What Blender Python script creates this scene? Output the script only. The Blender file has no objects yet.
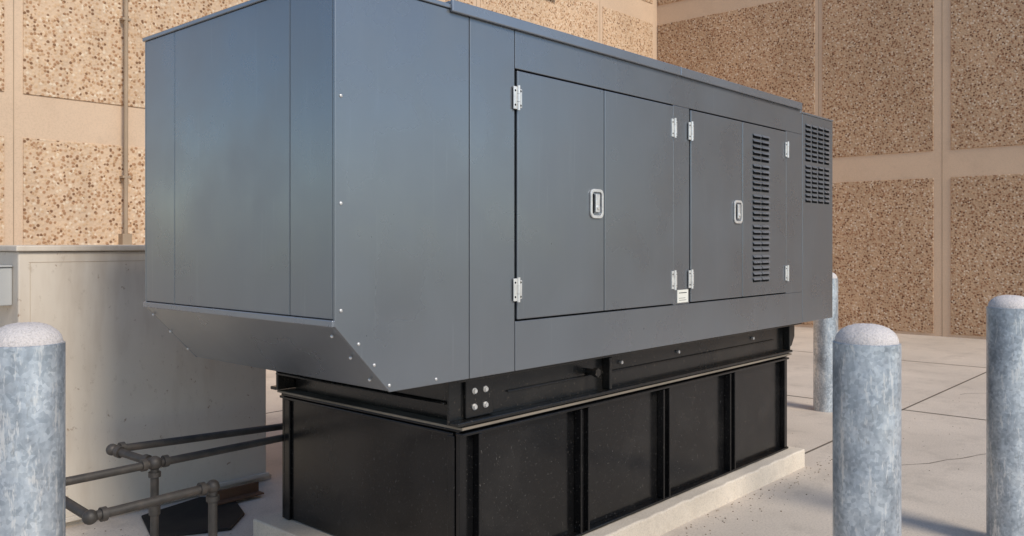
import bpy, bmesh, math, random
from mathutils import Vector, Matrix
random.seed(4)
sc=bpy.context.scene
# ---------------- materials ----------------
def mk(name):
    m=bpy.data.materials.new(name); m.use_nodes=True
    nt=m.node_tree; nt.nodes.clear()
    o=nt.nodes.new('ShaderNodeOutputMaterial'); b=nt.nodes.new('ShaderNodeBsdfPrincipled')
    nt.links.new(b.outputs[0],o.inputs[0])
    tc=nt.nodes.new('ShaderNodeTexCoord')
    return m,nt,b,tc
def noise(nt,tc,scale,detail=4,rough=.55,stretch=None):
    n=nt.nodes.new('ShaderNodeTexNoise'); n.inputs['Scale'].default_value=scale
    n.inputs['Detail'].default_value=min(detail,4); n.inputs['Roughness'].default_value=rough
    if stretch:
        mp=nt.nodes.new('ShaderNodeMapping'); mp.inputs['Scale'].default_value=stretch
        nt.links.new(tc.outputs['Object'],mp.inputs[0]); nt.links.new(mp.outputs[0],n.inputs['Vector'])
    else: nt.links.new(tc.outputs['Object'],n.inputs['Vector'])
    return n.outputs['Fac']
def ramp(nt,src,stops,interp='LINEAR'):
    r=nt.nodes.new('ShaderNodeValToRGB'); r.color_ramp.interpolation=interp
    e=r.color_ramp.elements
    while len(e)<len(stops): e.new(.5)
    for el,(p,c) in zip(e,stops):
        el.position=p
        el.color=(c,c,c,1) if isinstance(c,(int,float)) else (*c,1)
    nt.links.new(src,r.inputs[0]); return r.outputs[0]
def mix(nt,fac,a,b,mode='MIX'):
    m=nt.nodes.new('ShaderNodeMix'); m.data_type='RGBA'; m.blend_type=mode
    for k,v in ((0,fac),(6,a),(7,b)):
        if isinstance(v,bpy.types.NodeSocket): nt.links.new(v,m.inputs[k])
        elif isinstance(v,(int,float)): m.inputs[k].default_value=v
        else: m.inputs[k].default_value=(*v,1)
    return m.outputs[2]
def bump(nt,b,src,strength,dist=.01,prev=None):
    u=nt.nodes.new('ShaderNodeBump'); u.inputs['Strength'].default_value=strength
    u.inputs['Distance'].default_value=dist
    nt.links.new(src,u.inputs['Height'])
    if prev: nt.links.new(prev,u.inputs['Normal'])
    nt.links.new(u.outputs[0],b.inputs['Normal']); return u.outputs[0]

def paint(name,col,rough=.42,var=.12,spec=.5,dust=.0,dustcol=(.3,.27,.23),met=0,streak=.12,wave=.08,runs=0):
    m,nt,b,tc=mk(name)
    lo=tuple(c*(1-var) for c in col); hi=tuple(c*(1+var) for c in col)
    c=ramp(nt,noise(nt,tc,1.3,5,.6),[(.3,lo),(.7,hi)])
    st=ramp(nt,noise(nt,tc,9,5,.6,(1,1,.08)),[(.5,0.0),(.8,streak)])
    c=mix(nt,st,c,tuple(x*1.5+.02 for x in col))
    if runs:
        q=ramp(nt,noise(nt,tc,28,3,.6,(1,1,.05)),[(.62,0.0),(.78,runs)])
        c=mix(nt,q,c,tuple(x*1.7+.03 for x in col))
        q=ramp(nt,noise(nt,tc,5,4,.7),[(.52,0.0),(.85,runs*.8)])
        c=mix(nt,q,c,tuple(x*.8 for x in (.34,.33,.31)))
    if dust>0:
        d=ramp(nt,noise(nt,tc,95,2,.7),[(.66,0.0),(.72,dust)])
        c=mix(nt,d,c,dustcol)
        d2=ramp(nt,noise(nt,tc,3,5,.7),[(.5,0.0),(.85,dust*.22)])
        c=mix(nt,d2,c,dustcol)
    nt.links.new(c,b.inputs['Base Color'])
    r=ramp(nt,noise(nt,tc,2.2,4,.6),[(.3,rough-.06),(.7,rough+.08)])
    nt.links.new(r,b.inputs['Roughness'])
    b.inputs['Specular IOR Level'].default_value=spec; b.inputs['Metallic'].default_value=met
    bump(nt,b,noise(nt,tc,1.4,1,.4),wave,.02)
    return m
M_grey=paint('enclosure_paint',(.240,.255,.275),.29,.03,.6,met=.66,streak=.05,runs=.16)
M_edge=paint('enclosure_trim_paint',(.28,.30,.33),.26,.05,.6,met=.6,streak=.05)
M_black=paint('black_tank_paint',(.0055,.0055,.006),.20,.2,.42,.45,(.17,.155,.14),streak=.0,wave=.15)
M_blackrail=paint('black_rail_paint',(.008,.008,.008),.25,.2,.5,.45,(.20,.16,.12),streak=.0)
M_gap=paint('dark_gap',(.008,.009,.010),.8,.1,.1)
M_ledge=paint('dusty_ledge',(.22,.185,.145),.8,.4,.2,.5,(.38,.32,.25))
M_conduit=paint('painted_conduit',(.38,.28,.19),.6,.2,.3)
def metal(name,col,rough,var=.2,met=1.0):
    m,nt,b,tc=mk(name)
    c=ramp(nt,noise(nt,tc,30,4,.6),[(.3,tuple(x*(1-var) for x in col)),(.7,tuple(min(1,x*(1+var)) for x in col))])
    nt.links.new(c,b.inputs['Base Color']); b.inputs['Metallic'].default_value=met
    b.inputs['Roughness'].default_value=rough
    return m
M_chrome=metal('stainless',(.80,.78,.74),.36,.12,.55)
M_steel=metal('bolt_zinc',(.70,.68,.65),.4,.2,.6)
m,nt,b,tc=mk('weathered_pipe')
c=ramp(nt,noise(nt,tc,14,5,.65),[(.3,(.036,.033,.031)),(.55,(.064,.056,.050)),(.75,(.10,.08,.066))])
nt.links.new(c,b.inputs['Base Color']); b.inputs['Roughness'].default_value=.55; b.inputs['Metallic'].default_value=.2
bump(nt,b,noise(nt,tc,120,3),.2,.003); M_pipe=m
# galvanised
m,nt,b,tc=mk('galvanised_steel')
v=nt.nodes.new('ShaderNodeTexVoronoi'); v.inputs['Scale'].default_value=85
nt.links.new(tc.outputs['Object'],v.inputs['Vector'])
sp=nt.nodes.new('ShaderNodeSeparateColor'); nt.links.new(v.outputs['Color'],sp.inputs[0])
c=ramp(nt,sp.outputs[0],[(0,(.40,.44,.48)),(1,(.60,.64,.68))])
bl=ramp(nt,noise(nt,tc,8,5,.75,(1,1,.6)),[(.38,(.74,.75,.77)),(.5,(.95,.97,.99)),(.62,(1.22,1.21,1.19))])
c=mix(nt,1.0,c,bl,'MULTIPLY')
wh=ramp(nt,noise(nt,tc,30,5,.85,(1,1,.22)),[(.54,0.0),(.62,.75)])
c=mix(nt,wh,c,(.80,.80,.79))
dk=ramp(nt,noise(nt,tc,18,5,.9,(1,1,.3)),[(.60,0.0),(.68,.42)])
c=mix(nt,dk,c,(.23,.225,.22))
nt.links.new(c,b.inputs['Base Color']); b.inputs['Metallic'].default_value=.6
r=ramp(nt,noise(nt,tc,15,4,.6),[(.3,.30),(.7,.52)]); nt.links.new(r,b.inputs['Roughness'])
bump(nt,b,noise(nt,tc,50,3,.6),.2,.004); M_galv=m
def concrete(name,col,scale=1.0,var=.18,spk=.5,bmp=.3,stain=.45):
    m,nt,b,tc=mk(name)
    c=ramp(nt,noise(nt,tc,.7*scale,5,.62),[(.3,tuple(x*(1-var) for x in col)),(.7,tuple(x*(1+var*.6) for x in col))])
    f=ramp(nt,noise(nt,tc,90*scale,3,.7),[(.35,.72),(.5,1.0),(.7,1.12)])
    c=mix(nt,spk,c,f,'MULTIPLY')
    s=ramp(nt,noise(nt,tc,2.7*scale,5,.75),[(.52,0.0),(.72,stain)])
    c=mix(nt,s,c,tuple(x*.62 for x in col))
    s=ramp(nt,noise(nt,tc,11*scale,4,.8),[(.60,0.0),(.72,stain)])
    c=mix(nt,s,c,tuple(x*.7 for x in col))
    nt.links.new(c,b.inputs['Base Color']); b.inputs['Roughness'].default_value=.88
    b.inputs['Specular IOR Level'].default_value=.3
    bump(nt,b,noise(nt,tc,60*scale,4,.7),bmp,.006)
    return m
M_ground=concrete('concrete_paving',(.62,.54,.455),1,.15,.6,.35,.5)
M_pad=concrete('pad_concrete',(.70,.61,.50),1.5,.2,.6,.5)
M_cap=concrete('bollard_cap_concrete',(.70,.64,.61),2,.12,.8,.8)
M_band=concrete('smooth_wall_concrete',(.68,.50,.35),.8,.08,.3,.2,.2)
M_joint=concrete('joint_sealant',(.14,.115,.09),2,.2,.4,.3)
M_asphalt=concrete('asphalt',(.055,.054,.052),1,.2,.6,.5)
M_pebble=concrete('loose_grit',(.30,.24,.18),3,.4,.5,.3)
def aggregate(name,peb_stops,mcol):
    m,nt,b,tc=mk(name)
    v=nt.nodes.new('ShaderNodeTexVoronoi'); v.inputs['Scale'].default_value=32; v.inputs['Randomness'].default_value=1
    nt.links.new(tc.outputs['Object'],v.inputs['Vector'])
    sp=nt.nodes.new('ShaderNodeSeparateColor'); nt.links.new(v.outputs['Color'],sp.inputs[0])
    peb=ramp(nt,sp.outputs[0],peb_stops,'CONSTANT')
    mort=ramp(nt,v.outputs['Distance'],[(.40,0.0),(.62,1.0)])
    c=mix(nt,mort,peb,mcol)
    big=ramp(nt,noise(nt,tc,.5,4,.65),[(.3,.88),(.7,1.08)])
    c=mix(nt,1.0,c,big,'MULTIPLY')
    dr=ramp(nt,noise(nt,tc,4,5,.7,(1,1,.15)),[(.45,1.0),(.75,.86)])
    c=mix(nt,1.0,c,dr,'MULTIPLY')
    nt.links.new(c,b.inputs['Base Color']); b.inputs['Roughness'].default_value=.85
    b.inputs['Specular IOR Level'].default_value=.25
    inv=nt.nodes.new('ShaderNodeMath'); inv.operation='SUBTRACT'; inv.inputs[0].default_value=1
    nt.links.new(v.outputs['Distance'],inv.inputs[1])
    bump(nt,b,inv.outputs[0],.6,.010)
    return m
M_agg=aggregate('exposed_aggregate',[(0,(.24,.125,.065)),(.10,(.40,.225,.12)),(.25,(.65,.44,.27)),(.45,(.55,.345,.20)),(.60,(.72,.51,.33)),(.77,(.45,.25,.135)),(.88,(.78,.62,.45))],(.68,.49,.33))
M_agg_shaded=aggregate('exposed_aggregate_shaded',[(0,(.20,.10,.055)),(.12,(.34,.185,.10)),(.26,(.56,.37,.23)),(.45,(.46,.27,.155)),(.60,(.60,.40,.245)),(.75,(.38,.205,.115)),(.88,(.70,.54,.39))],(.56,.38,.24))  # same aggregate; side wall's lack of sun put into darker pebble colours
# cabinet
m,nt,b,tc=mk('cream_cabinet_paint')
c=ramp(nt,noise(nt,tc,1.2,5,.6),[(.3,(.60,.52,.43)),(.7,(.70,.62,.52))])
s=ramp(nt,noise(nt,tc,5,5,.7,(1,1,.2)),[(.5,0.0),(.78,.5)])
c=mix(nt,s,c,(.44,.34,.25))
s=ramp(nt,noise(nt,tc,26,4,.8,(1,1,.6)),[(.6,0.0),(.68,.35)])
c=mix(nt,s,c,(.40,.32,.24))
ru=ramp(nt,noise(nt,tc,17,5,.7),[(.66,0.0),(.72,.8)])
c=mix(nt,ru,c,(.26,.15,.08))
nt.links.new(c,b.inputs['Base Color']); b.inputs['Roughness'].default_value=.5
bump(nt,b,noise(nt,tc,2,3),.2,.03); M_cream=m
M_boxgrey=paint('grey_box_paint',(.42,.42,.41),.5,.1)
M_label=paint('label_vinyl',(.78,.76,.68),.5,.06)
M_darksheet=paint('dark_sheet',(.014,.012,.011),.7,.3,.3,.3,(.15,.1,.07))
M_rust=paint('rusty_plate',(.14,.075,.045),.75,.4,.2)

# ---------------- mesh helpers ----------------
class Part:
    def __init__(s,name,mat,bevel=0,seg=2,smooth=False):
        s.bm=bmesh.new(); s.name=name; s.mat=mat; s.bevel=bevel; s.seg=seg; s.smooth=smooth
    def box(s,a,b):
        r=bmesh.ops.create_cube(s.bm,size=1)
        for v in r['verts']:
            v.co=Vector([(a[i]+b[i])/2+v.co[i]*(b[i]-a[i]) for i in range(3)])
        return s
    def prism(s,pts,axis,a,b):
        def P(p,t):
            return {'y':(p[0],t,p[1]),'x':(t,p[0],p[1]),'z':(p[0],p[1],t)}[axis]
        v1=[s.bm.verts.new(P(p,a)) for p in pts]; v2=[s.bm.verts.new(P(p,b)) for p in pts]
        s.bm.faces.new(v1); s.bm.faces.new(v2[::-1]); n=len(pts)
        for i in range(n): s.bm.faces.new((v1[i],v2[i],v2[(i+1)%n],v1[(i+1)%n]))
        return s
    def cyl(s,p,q,r,seg=20,r2=None):
        p=Vector(p);q=Vector(q);d=q-p
        M=Matrix.Translation((p+q)/2)@d.to_track_quat('Z','Y').to_matrix().to_4x4()
        bmesh.ops.create_cone(s.bm,cap_ends=True,segments=seg,radius1=r,radius2=r if r2 is None else r2,depth=d.length,matrix=M)
        return s
    def sph(s,p,r,sc_=(1,1,1)):
        bmesh.ops.create_uvsphere(s.bm,u_segments=20,v_segments=12,radius=r,matrix=Matrix.Translation(p)@Matrix.Diagonal((*sc_,1)))
        return s
    def revolve(s,c,prof,seg=48):
        rings=[]
        for r,z in prof:
            if r<1e-6: rings.append([s.bm.verts.new((c[0],c[1],c[2]+z))])
            else: rings.append([s.bm.verts.new((c[0]+r*math.cos(2*math.pi*i/seg),c[1]+r*math.sin(2*math.pi*i/seg),c[2]+z)) for i in range(seg)])
        for A,B in zip(rings,rings[1:]):
            for i in range(seg):
                j=(i+1)%seg
                if len(A)==1 and len(B)==1: continue
                if len(B)==1: s.bm.faces.new((A[i],A[j],B[0]))
                elif len(A)==1: s.bm.faces.new((A[0],B[j],B[i]))
                else: s.bm.faces.new((A[i],A[j],B[j],B[i]))
        return s
    def done(s,parent=None):
        bmesh.ops.recalc_face_normals(s.bm,faces=s.bm.faces)
        me=bpy.data.meshes.new(s.name); s.bm.to_mesh(me); s.bm.free()
        o=bpy.data.objects.new(s.name,me); sc.collection.objects.link(o)
        me.materials.append(s.mat)
        if s.smooth:
            for p in me.polygons: p.use_smooth=True
            me.set_sharp_from_angle(angle=math.radians(40))
        if s.bevel:
            bv=o.modifiers.new('bevel','BEVEL'); bv.width=s.bevel; bv.segments=s.seg; bv.limit_method='ANGLE'; bv.angle_limit=math.radians(30)
            bv.harden_normals=False
        if parent is not None:
            o.parent=parent; o.matrix_parent_inverse=Matrix.Translation(parent.location).inverted()
        return o
def empty(name,loc):
    e=bpy.data.objects.new(name,None); e.location=loc; e.empty_display_size=.3; sc.collection.objects.link(e); return e

# ---------------- ground ----------------
Part('ground',M_asphalt).box((-400,-400,-.2),(400,400,-.004)).done()
Part('concrete_pavement',M_ground).box((-30,-7,-.1),(14.78,9.32,0)).box((-30,9.321,-.1),(-.7,30,0)).done()  # real paving in view; unseen west stretch added to brighten the enclosure end
pj=Part('pavement_joints',M_joint)
for y in (-1.6,2.49,):
    pj.box((-9,y-.007,.001),(14.76,y+.007,.003)) if y<0 else pj.box((5.75,y-.008,.001),(14.7,y+.008,.003))
pj.box((-9,6.6,.001),(14.7,6.612,.003))
for x in (-4,8.03,11.4):
    pj.box((x-.007,-7,.0035),(x+.007,9.28,.0045))
def crack(p,q,n,amp,w=.004):
    p=Vector(p);q=Vector(q);d=(q-p).normalized();s=Vector((-d.y,d.x))
    L=[];o=0
    for i in range(n+1):
        o+=random.uniform(-amp,amp); c=p.lerp(q,i/n)+s*o; ww=w*random.uniform(.4,1.1)
        L.append((pj.bm.verts.new((c.x+s.x*ww,c.y+s.y*ww,.0022)),pj.bm.verts.new((c.x-s.x*ww,c.y-s.y*ww,.0022))))
    for a,b_ in zip(L,L[1:]): pj.bm.faces.new((a[0],b_[0],b_[1],a[1]))
crack((5.6,2.1),(7.9,.9),26,.025); crack((8.2,3.9),(11.2,5.3),30,.03); crack((9.2,2.3),(11.3,1.1),24,.03); crack((3.4,2.3),(3.9,.3),20,.02)
pj.done()
gr=Part('grit',M_pebble)
def stone(x,y,r):
    bmesh.ops.create_icosphere(gr.bm,subdivisions=1,radius=r,matrix=Matrix.Translation((x,y,r*.35))@Matrix.Rotation(random.random()*6,4,'Z')@Matrix.Diagonal((1,random.uniform(.6,1),.6,1)))
for i in range(260):
    stone(random.uniform(2.3,6.2),2.33-abs(random.gauss(0,.12)),random.uniform(.002,.006))
for i in range(120):
    stone(random.uniform(5.57,9),random.uniform(.6,3.6),random.uniform(.002,.005))
for i in range(120):
    stone(random.uniform(1.4,2.3),random.uniform(3.4,4.7),random.uniform(.002,.006))
gr.done()

# ---------------- building ----------------
B=empty('commercial_building',(14.76,9.3,0))
XW,YW=14.76,9.3
H=8.0
Part('back_wall_base',M_band).box((-.6,YW,-.1),(XW+.4,YW+.4,H)).done(B)
Part('side_wall_base',M_band).box((XW,-6,-.1),(XW+.4,YW-.002,H)).done(B)
pr=.014
wl=Part('back_wall_aggregate_panels',M_agg,.006,2)
vx=[-.4,2.97,6.25,9.53,12.80,14.66]
zb=[.14,2.55,2.99,5.9,6.3,7.8]
for i in range(len(vx)-1):
    for k in (0,2,4):
        wl.box((vx[i]+.085,YW-pr,zb[k]),(vx[i+1]-.085,YW+.01,zb[k+1]))
wl.done(B)
wr=Part('side_wall_aggregate_panels',M_agg_shaded,.006,2)
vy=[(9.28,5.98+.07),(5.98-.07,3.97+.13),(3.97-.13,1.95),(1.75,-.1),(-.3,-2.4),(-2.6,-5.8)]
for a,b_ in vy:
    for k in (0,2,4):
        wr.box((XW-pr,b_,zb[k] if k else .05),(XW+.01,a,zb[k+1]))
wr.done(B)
gv=Part('wall_joints',M_conduit)
for x in vx[1:5]: gv.box((x-.004,YW-.003,0),(x+.004,YW+.002,H))
for y in (5.98,3.97,1.85,-.2): gv.box((XW-.003,y-.004,0),(XW+.002,y+.004,H))
gv.done(B)
Part('parapet_coping',M_edge,.01).box((-.7,YW-.05,H),(XW+.5,YW+.5,H+.12)).box((XW-.05,-6.1,H),(XW+.5,YW-.052,H+.12)).done(B)
wc=Part('wall_conduit',M_conduit,smooth=True)
wc.cyl((4.04,9.22,1.55),(4.05,9.22,7.9),.022,16)
for z in (2.2,3.9,5.6): wc.box((4.00,9.20,z),(4.09,9.287,z+.025))
wc.box((3.99,9.18,1.45),(4.09,9.287,1.6))
wc.done(B)
Part('wall_louvre_vent',M_gap,.005).box((10.95,9.2,5.72),(11.45,9.28,6.15)).done(B)

# ---------------- generator ----------------
G=empty('standby_generator',(3.9,3.06,.12))
X0,X1,Y0,Y1=1.735,6.074,2.36,3.766
T=.012
ZB,ZT=.965,2.40
Part('enclosure_core',M_gap).prism([(X0+.013,ZT-.03),(X0+.013,1.222),(1.982,ZB+.012),(X1-.013,ZB+.012),(X1-.013,2.34),(5.5,2.34),(5.5,ZT-.03)],'y',Y0+.013,Y1-.013).done(G)
def panel(name,pts,ya,yb):
    p=Part(name,M_grey,.003,2); p.prism(pts,'y',ya,yb); return p.done(G)
for (ya,yb) in ((Y0,Y0+T),(Y1-T,Y1)):
    panel('side_panel',[(X0,ZT),(X0,1.217),(1.975,ZB),(2.378,ZB),(2.378,ZT)],ya,yb)
    panel('side_panel',[(2.382,ZB),(2.647,ZB),(2.647,ZT),(2.382,ZT)],ya,yb)
    panel('side_panel',[(2.651,2.229),(5.549,2.229),(5.549,ZT),(2.651,ZT)],ya,yb)
    panel('side_panel',[(2.651,ZB),(5.549,ZB),(5.549,1.172),(2.651,1.172)],ya,yb)
    panel('side_panel',[(3.903,1.173),(4.069,1.173),(4.069,2.228),(3.903,2.228)],ya,yb)
    panel('side_panel',[(5.295,1.173),(5.549,1.173),(5.549,2.228),(5.295,2.228)],ya,yb)
    panel('side_panel',[(5.553,ZB),(X1,ZB),(X1,2.368),(5.553,2.368)],ya,yb)
for sgn in (0,1):
    ya,yb=(Y0-.005,Y0+.010) if sgn==0 else (Y1-.010,Y1+.005)
    for a,b_ in ((2.660,3.275),(3.281,3.895),(4.077,4.674),(4.680,5.287)):
        dr=Part('door',M_grey,.004,2)
        dr.box((a,ya,1.180),(b_,yb,2.221))
        t=random.uniform(-.002,.002)
        for v in dr.bm.verts:
            if v.co.x>(a+b_)/2 : v.co.y+= t
        dr.done(G)
ep=Part('end_panels',M_grey,.003,2)
for (xa,xb,zl) in ((X0,X0+T,1.24),(X1-T,X1,ZB)):
    for a,b_ in ((Y0+T+.001,2.625),(2.629,3.486),(3.490,Y1-T-.001)):
        ep.box((xa,a,zl),(xb,b_,ZT if xa<3 else 2.368))
ep.done(G)
Part('chamfer_panel',M_grey,.002,2).prism([(X0+.003,1.213),(X0+.016,1.222),(1.990,ZB+.012),(1.978,ZB+.001)],'y',Y0+T+.001,Y1-T-.001).done(G)
Part('end_drip_edge',M_edge,.003,2).box((X0-.010,Y0+.002,1.215),(X0+.004,Y1-.002,1.238)).done(G)
Part('underside_plate',M_gap).box((1.99,Y0+.02,ZB+.002),(X1-.02,Y1-.02,ZB+.010)).done(G)
rf=Part('roof_end_section',M_edge,.003,2)
rf.box((X0-.008,Y0-.008,ZT+.001),(2.30,Y1+.008,ZT+.018))
rf.done(G)
rf=Part('roof_cap',M_edge,.004,2)
rf.box((2.27,Y0-.018,ZT-.012),(3.95,Y0-.003,ZT+.034)).box((3.953,Y0-.018,ZT-.012),(5.51,Y0-.003,ZT+.034))
rf.box((2.27,Y0-.003,ZT+.020),(5.51,Y1+.018,ZT+.032)).box((2.28,Y1+.002,ZT-.012),(5.5,Y1+.017,ZT+.019))
rf.box((5.512,Y0-.004,2.369),(X1+.004,Y1+.004,2.382))
rf.done(G)
def louvres(cols,rows,y,name):
    dk=Part(name+'_slots',M_gap); hd=Part(name+'_hoods',M_edge)
    for (a,b_) in cols:
        for z in rows:
            dk.box((a,y-.0015,z),(b_,y+.003,z+.019))
            hd.prism([(y-.0016,z+.019),(y-.011,z+.012),(y-.0115,z+.0145),(y-.0016,z+.027)],'x',a-.002,b_+.002)
    dk.done(G); hd.done(G)
rows=[]
z=1.262
for g in range(5):
    for k in range(5):
        rows.append(z); z+=.0345
    z+=.012
louvres([(4.812,4.912),(4.926,5.026)],rows,Y0-.006,'door_louvre')
rows=[]; z=1.775
for g in range(2):
    for k in range(8):
        rows.append(z); z+=.0325
    z+=.018
cols=[(5.60+i*.107,5.60+i*.107+.083) for i in range(4)]
louvres(cols,rows,Y0,'end_louvre')
hg=Part('hinges',M_chrome,.002,2); kn=Part('hinge_knuckles',M_chrome,smooth=True); sw=Part('screws',M_steel,smooth=True)
sd=Part('hinge_screws',M_gap,smooth=True)
def screw(x,z,y=Y0,r=.0065): sw.sph((x,y-.001,z),r,(1,.6,1))
def hinge(x,z,w=.026,h=.095):
    hg.box((x-w,Y0-.0115,z-h/2),(x-.003,Y0-.0055,z+h/2)); hg.box((x+.003,Y0-.0115,z-h/2+.008),(x+w,Y0-.0055,z+h/2-.008))
    for a,b_ in ((-h/2-.004,-h/6-.002),(-h/6,h/6),(h/6+.002,h/2+.004)):
        kn.cyl((x,Y0-.014,z+a),(x,Y0-.014,z+b_),.0075,14)
    for dz in (-.03,.03):
        for dx in (-.017,.017): sd.sph((x+dx,Y0-.0118,z+dz),.0045,(1,.4,1))
for x in (2.656,3.899,4.073,5.291):
    hinge(x,2.105); hinge(x,1.305)
hg.done(G); kn.done(G); sd.done(G)
for z in (2.0,1.635,1.27): screw(X0+.025,z)
for f in (.3,.62,.94): screw(X0+.035+.215*f,1.215-.25*f+.01)
screw(2.2,ZB+.02);
for k,f in enumerate((.12,.45,.8)):
    c=Vector((X0+.24*f,Y1-.03,1.213-.248*f)); sw.sph(c+Vector((-.004,0,-.004)),.006)
    c=Vector((X0+.24*f,Y0+.05,1.213-.248*f)); sw.sph(c+Vector((-.004,0,-.004)),.006)
sw.done(G)
def rrect(w,h,r,n=5):
    pts=[]
    for cx,cy,a0 in ((w-r,h-r,0),(-w+r,h-r,90),(-w+r,-h+r,180),(w-r,-h+r,270)):
        for i in range(n+1):
            a=math.radians(a0+90*i/n); pts.append((cx+r*math.cos(a),cy+r*math.sin(a)))
    return pts
lt=Part('door_latches',M_chrome,.002,2); ld=Part('latch_recess',M_edge,.001); lh=Part('latch_paddles',M_chrome,.003,2); lk=Part('latch_gaps',M_gap)
for x in (3.21,4.612):
    z=1.683; y=Y0-.006
    w,h=.050,.068
    po=rrect(w,h,.026); pi=rrect(w-.013,h-.014,.016); n=len(po)
    F=[lt.bm.verts.new((x+p[0],y-.009,z+p[1])) for p in po]; I=[lt.bm.verts.new((x+p[0],y-.009,z+p[1])) for p in pi]
    Fb=[lt.bm.verts.new((x+p[0],y,z+p[1])) for p in po]; Ib=[lt.bm.verts.new((x+p[0],y-.0015,z+p[1])) for p in pi]
    for i in range(n):
        j=(i+1)%n
        lt.bm.faces.new((F[i],F[j],I[j],I[i])); lt.bm.faces.new((F[i],Fb[i],Fb[j],F[j])); lt.bm.faces.new((I[i],I[j],Ib[j],Ib[i])); lt.bm.faces.new((Fb[i],Ib[i],Ib[j],Fb[j]))
    ld.prism([(x+p[0],z+p[1]) for p in rrect(w-.014,h-.015,.014)],'y',y-.002,y+.001)
    lk.box((x-.031,y-.003,z-.045),(x-.018,y-.0022,z+.045)); lk.box((x+.018,y-.003,z-.020),(x+.030,y-.0022,z+.045))
    lh.prism([(x-.016,z-.040),(x+.014,z-.040),(x+.014,z-.008),(x+.016,z+.044),(x-.016,z+.044)],'y',y-.013,y-.0035)
    lh.cyl((x-.001,y-.018,z-.018),(x-.001,y-.004,z-.018),.011,16)
lt.done(G); ld.done(G); lh.done(G); lk.done(G)
Part('warning_label',M_label).box((3.94,Y0-.0035,1.182),(4.05,Y0+.001,1.25)).done(G)
Part('label_text',M_gap).box((3.955,Y0-.004,1.232),(4.035,Y0-.0032,1.236)).box((3.955,Y0-.004,1.205),(4.02,Y0-.0032,1.207)).box((3.955,Y0-.004,1.194),(4.03,Y0-.0032,1.196)).done(G)
# skid rails
TX0,TX1,TY0,TY1=2.405,5.48,2.44,3.71
sk=Part('skid_rails',M_blackrail,.005,2)
for s_ in (0,1):
    def yy(a,b_): 
        return (a,b_) if s_==0 else (TY0+TY1-b_,TY0+TY1-a)
    def bx(xa,xb,a,b_,za,zb_):
        q=yy(a,b_); sk.box((xa,q[0],za),(xb,q[1],zb_))
    q=yy(2.455,2.47)
    sk.prism([(2.36,.77),(5.50,.77),(5.60,.80),(5.645,.86),(5.645,.955),(2.36,.955)],'y',q[0],q[1])
    bx(2.36,5.645,2.405,2.454,.945,.963)
    bx(2.36,5.50,2.405,2.454,.768,.784)
    bx(2.44,2.60,2.438,2.4545,.786,.943)
    bx(3.4,3.42,2.41,2.454,.786,.943)
    bx(5.46,5.475,2.41,2.454,.786,.943)
    bx(2.70,5.3,2.444,2.4546,.86,.868)
sk.box((2.37,2.475,.86),(2.385,3.675,.955)); sk.box((2.345,2.475,.85),(2.385,3.675,.859))
sk.box((2.46,2.475,.75),(2.48,3.675,.858))
for x in (3.2,4.0,4.8,5.4): sk.box((x,2.475,.80),(x+.06,3.675,.95))
sk.done(G)
bo=Part('skid_bolts',M_steel,smooth=True)
for dx in (2.485,2.55):
    for dz in (.83,.895):
        bo.cyl((dx,2.437,dz),(dx,2.427,dz),.010,6); bo.cyl((dx,2.4385,dz),(dx,2.434,dz),.013,16)
for x in (3.55,4.1,5.0,5.52): bo.cyl((x,2.454,.90),(x,2.440,.90),.009,8)
bo.done(G)
sn=Part('drain_stub',M_blackrail,smooth=True); sn.cyl((3.27,2.46,.885),(3.27,2.39,.885),.016,16); sn.cyl((3.27,2.41,.885),(3.27,2.385,.885),.022,6); sn.done(G)
tk=Part('fuel_tank',M_black,.004,2)
tk.box((TX0+.01,TY0+.025,.125),(TX1-.01,TY1-.025,.74))
tk.box((TX0-.005,TY0+.0,.735),(TX1+.015,TY1,.748))
tk.done(G)
Part('tank_top_ledge',M_ledge,.002).box((TX0-.012,TY0-.028,.7495),(TX1+.02,TY1+.025,.760)).done(G)
rb=Part('tank_ribs',M_black,.003,2)
for s_ in (0,1):
    def bx(xa,xb,a,b_,za,zb_):
        if s_: a,b_=TY0+TY1-b_,TY0+TY1-a
        rb.box((xa,a,za),(xb,b_,zb_))
    bx(TX0,2.445,TY0+.002,TY0+.024,.123,.734)
    bx(2.505,2.525,TY0-.012,TY0+.024,.137,.720)
    for x in (3.22,3.945,4.69):
        bx(x-.035,x-.023,TY0-.018,TY0+.024,.137,.720); bx(x+.023,x+.035,TY0-.018,TY0+.024,.137,.720)
        bx(x-.022,x+.022,TY0+.006,TY0+.024,.137,.720)
    bx(TX1-.05,TX1-.012,TY0-.01,TY0+.024,.137,.720)
    bx(TX0-.002,TX1,TY0-.02,TY0+.024,.7215,.734)
    bx(2.45,TX1,TY0-.015,TY0+.024,.123,.136)
rb.box((TX0-.004,TY0+.03,.123),(TX0+.009,TY0+.07,.72)); rb.box((TX0-.004,TY1-.07,.123),(TX0+.009,TY1-.03,.72))
rb.box((TX0-.012,TY0+.03,.7215),(TX0+.009,TY1-.03,.733))
rb.done(G)
# ---------------- pad ----------------
pd=Part('concrete_pad',M_pad,.010,3)
pd.box((2.30,2.345,-.02),(5.56,3.81,.12))
bmesh.ops.subdivide_edges(pd.bm,edges=[e for e in pd.bm.edges if abs((e.verts[0].co-e.verts[1].co).x)>1],cuts=60)
for v in pd.bm.verts:
    if v.co.z>.1 and v.co.y<2.4 and 2.31<v.co.x<5.55: v.co.y+=random.uniform(-.004,.006); v.co.z+=random.uniform(-.004,.001)
o=pd.done()

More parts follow.
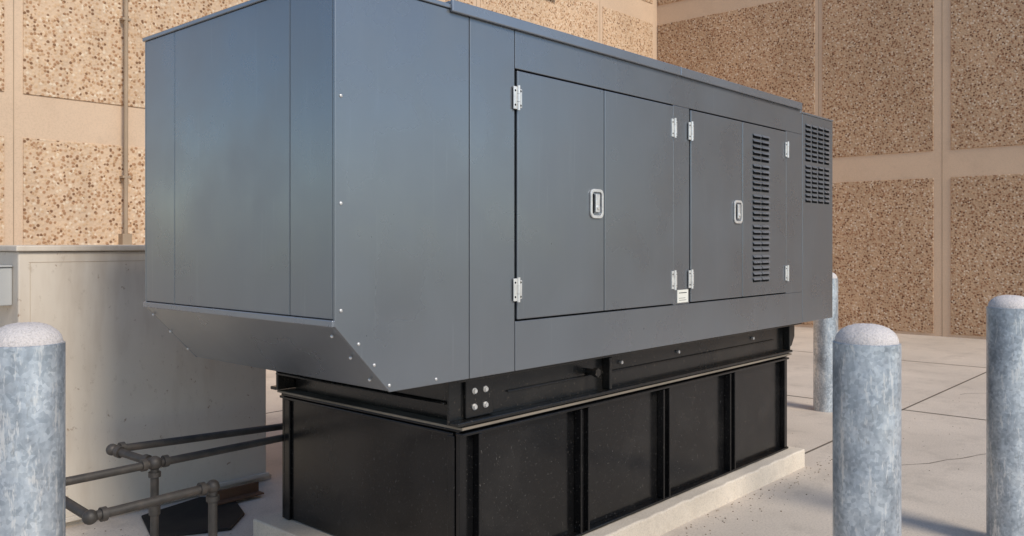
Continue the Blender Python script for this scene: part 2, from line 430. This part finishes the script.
# ---------------- bollards ----------------
def bollard(c,h=1.24,r=.1055):
    e=empty('bollard',(c[0],c[1],0))
    p=Part('steel_pipe',M_galv,smooth=True)
    hp=h-.062
    prof=[(r,-.05)]+[(r,hp*i/12) for i in range(1,13)]+[(r-.004,hp+.002),(r-.010,hp)]
    p.revolve((c[0],c[1],0),prof,64).done(e)
    p=Part('concrete_cap',M_cap,smooth=True)
    prof=[(r-.009,hp-.02)]
    n=9
    for i in range(n+1):
        a=math.pi/2*i/n
        prof.append(((r-.006)*math.cos(a)**.8 if i<n else 0,hp+.062*math.sin(a)))
    p.revolve((c[0],c[1],0),prof,48)
    for v in p.bm.verts: 
        v.co.z+= random.uniform(-.0012,.0012)
    p.done(e)
bollard((2.885,1.008),1.232)
bollard((4.79,.975),1.242)
bollard((7.56,3.0),1.245)
bollard((.908,2.745),1.265)

# ---------------- utility cabinet ----------------
C=empty('utility_cabinet',(2.2,5.3,0))
cx0,cx1,cy0,cy1=1.535,2.96,4.74,6.1
cb=Part('cabinet_body',M_cream,.008,2)
cb.box((cx0,cy0,.03),(cx1,cy1,1.455)); cb.done(C)
cl=Part('cabinet_lid',M_cream,.006,2); cl.box((cx0-.015,cy0-.02,1.457),(cx1+.015,cy1+.02,1.487)); cl.done(C)
Part('cabinet_seams',M_conduit).box((cx0+.05,cy0-.0015,1.40),(cx1-.02,cy0+.001,1.4015)).box((cx0+.055,cy0-.0015,.1),(cx0+.0562,cy0+.001,1.40)).done(C)
Part('cabinet_base',M_pad,.006).box((cx0-.06,cy0+.02,-.02),(cx1+.05,cy1+.05,.03)).done(C)
jb=Part('handle_box',M_boxgrey,.006,2); jb.box((cx0-.09,cy0+.08,1.18),(cx0-.001,cy0+.34,1.375)).box((cx0-.10,cy0+.07,1.376),(cx0-.001,cy0+.35,1.386)); jb.box((cx0-.105,cy0+.13,1.24),(cx0-.0905,cy0+.15,1.33)); jb.done(C)
Part('bottom_flange',M_cream,.003).box((cx0-.012,cy0-.02,.031),(cx1+.01,cy0-.001,.055)).done(C)

# ---------------- gas pipes ----------------
P=empty('gas_pipes',(1.77,3.75,0))
pp=Part('pipe_runs',M_pipe,smooth=True)
def run(a,b_,r=.018): pp.cyl(a,b_,r,18)
def fit(p,r=.027): pp.sph(p,r)
def collar(p,d,r=.027,l=.022):
    d=Vector(d).normalized(); p=Vector(p); pp.cyl(p-d*l/2,p+d*l/2,r,18)
J=(1.772,3.75,.51)
A=(1.69,4.0,.545)
run(A,(2.75,4.0,.50)); fit(A); run(A,J,.018); fit((2.75,4.0,.50))
collar(Vector(A)+Vector((.045,0,0)),(1,0,0)); 
dJ=(Vector(A)-Vector(J)).normalized(); collar(Vector(J)+dJ*.05,dJ); collar(Vector(A)-dJ*.045,dJ)
run((.95,3.75,.503),(2.62,3.75,.512)); fit(J,.032); collar(Vector(J)+Vector((.05,0,0)),(1,0,0)); collar(Vector(J)-Vector((.05,0,0)),(1,0,0))
run(J,(1.772,3.75,0)); collar(Vector(J)-Vector((0,0,.05)),(0,0,1)); collar((1.772,3.75,.30),(0,0,1),.025,.04)
K=(1.353,3.40,.443); L=(1.862,3.40,.453)
run(K,L,.019); fit(K,.029); fit(L,.029); run(L,(1.862,3.40,0),.019)
collar(Vector(L)-Vector((.05,0,0)),(1,0,0),.028); collar(Vector(L)-Vector((0,0,.05)),(0,0,1),.028)
collar(Vector(K)+Vector((.05,0,0)),(1,0,0),.028)
K2=(1.30,3.75,.503); run(K,K2,.019); fit(K2,.03)
for c in ((1.772,3.75),(1.862,3.40)): pp.cyl((c[0],c[1],0),(c[0],c[1],.008),.05,20)
pp.done(P)
rm=Part('dark_ground_sheet',M_darksheet,.004)  # flat irregular dark sheet, stands in for the dark shape at the cabinet foot
rm.prism([(1.98,4.22),(2.32,4.05),(2.50,4.22),(2.62,4.56),(2.48,4.68),(2.10,4.60)],'z',.002,.016)
rm.done()
rs=Part('rusty_steel_angle',M_rust,.003)
rs.box((2.44,4.50,.017),(2.76,4.515,.08)); rs.box((2.44,4.44,.017),(2.76,4.499,.027)); rs.done()

# ---------------- light ----------------
w=bpy.data.worlds.new('World'); sc.world=w; w.use_nodes=True
nt=w.node_tree; bg=nt.nodes['Background']
sky=nt.nodes.new('ShaderNodeTexSky'); sky.sky_type='NISHITA'; sky.sun_disc=False
EL,AZ=40,187
sky.sun_elevation=math.radians(EL); sky.sun_rotation=math.radians(AZ)
sky.air_density=1.0; sky.dust_density=.2; sky.ozone_density=2.0
nt.links.new(sky.outputs[0],bg.inputs[0]); bg.inputs[1].default_value=.15
sl=bpy.data.lights.new('sun','SUN'); sl.energy=2.9; sl.angle=math.radians(18); sl.color=(1,.91,.78)
so=bpy.data.objects.new('sun',sl); sc.collection.objects.link(so)
d=Vector((math.sin(math.radians(AZ))*math.cos(math.radians(EL)),math.cos(math.radians(AZ))*math.cos(math.radians(EL)),math.sin(math.radians(EL))))
so.rotation_euler=d.to_track_quat('Z','Y').to_euler(); so.location=d*30
# ---------------- camera ----------------
cd=bpy.data.cameras.new('camera'); co=bpy.data.objects.new('camera',cd); sc.collection.objects.link(co)
co.location=(0,0,1.5); co.rotation_euler=(math.radians(90),0,math.radians(-48.1))
cd.sensor_width=36; cd.lens=850/1024*36; cd.shift_y=-25/1024; cd.clip_end=2000; cd.clip_start=.05
sc.camera=co
sc.view_settings.view_transform='Standard'; sc.view_settings.look='None'; sc.view_settings.exposure=0
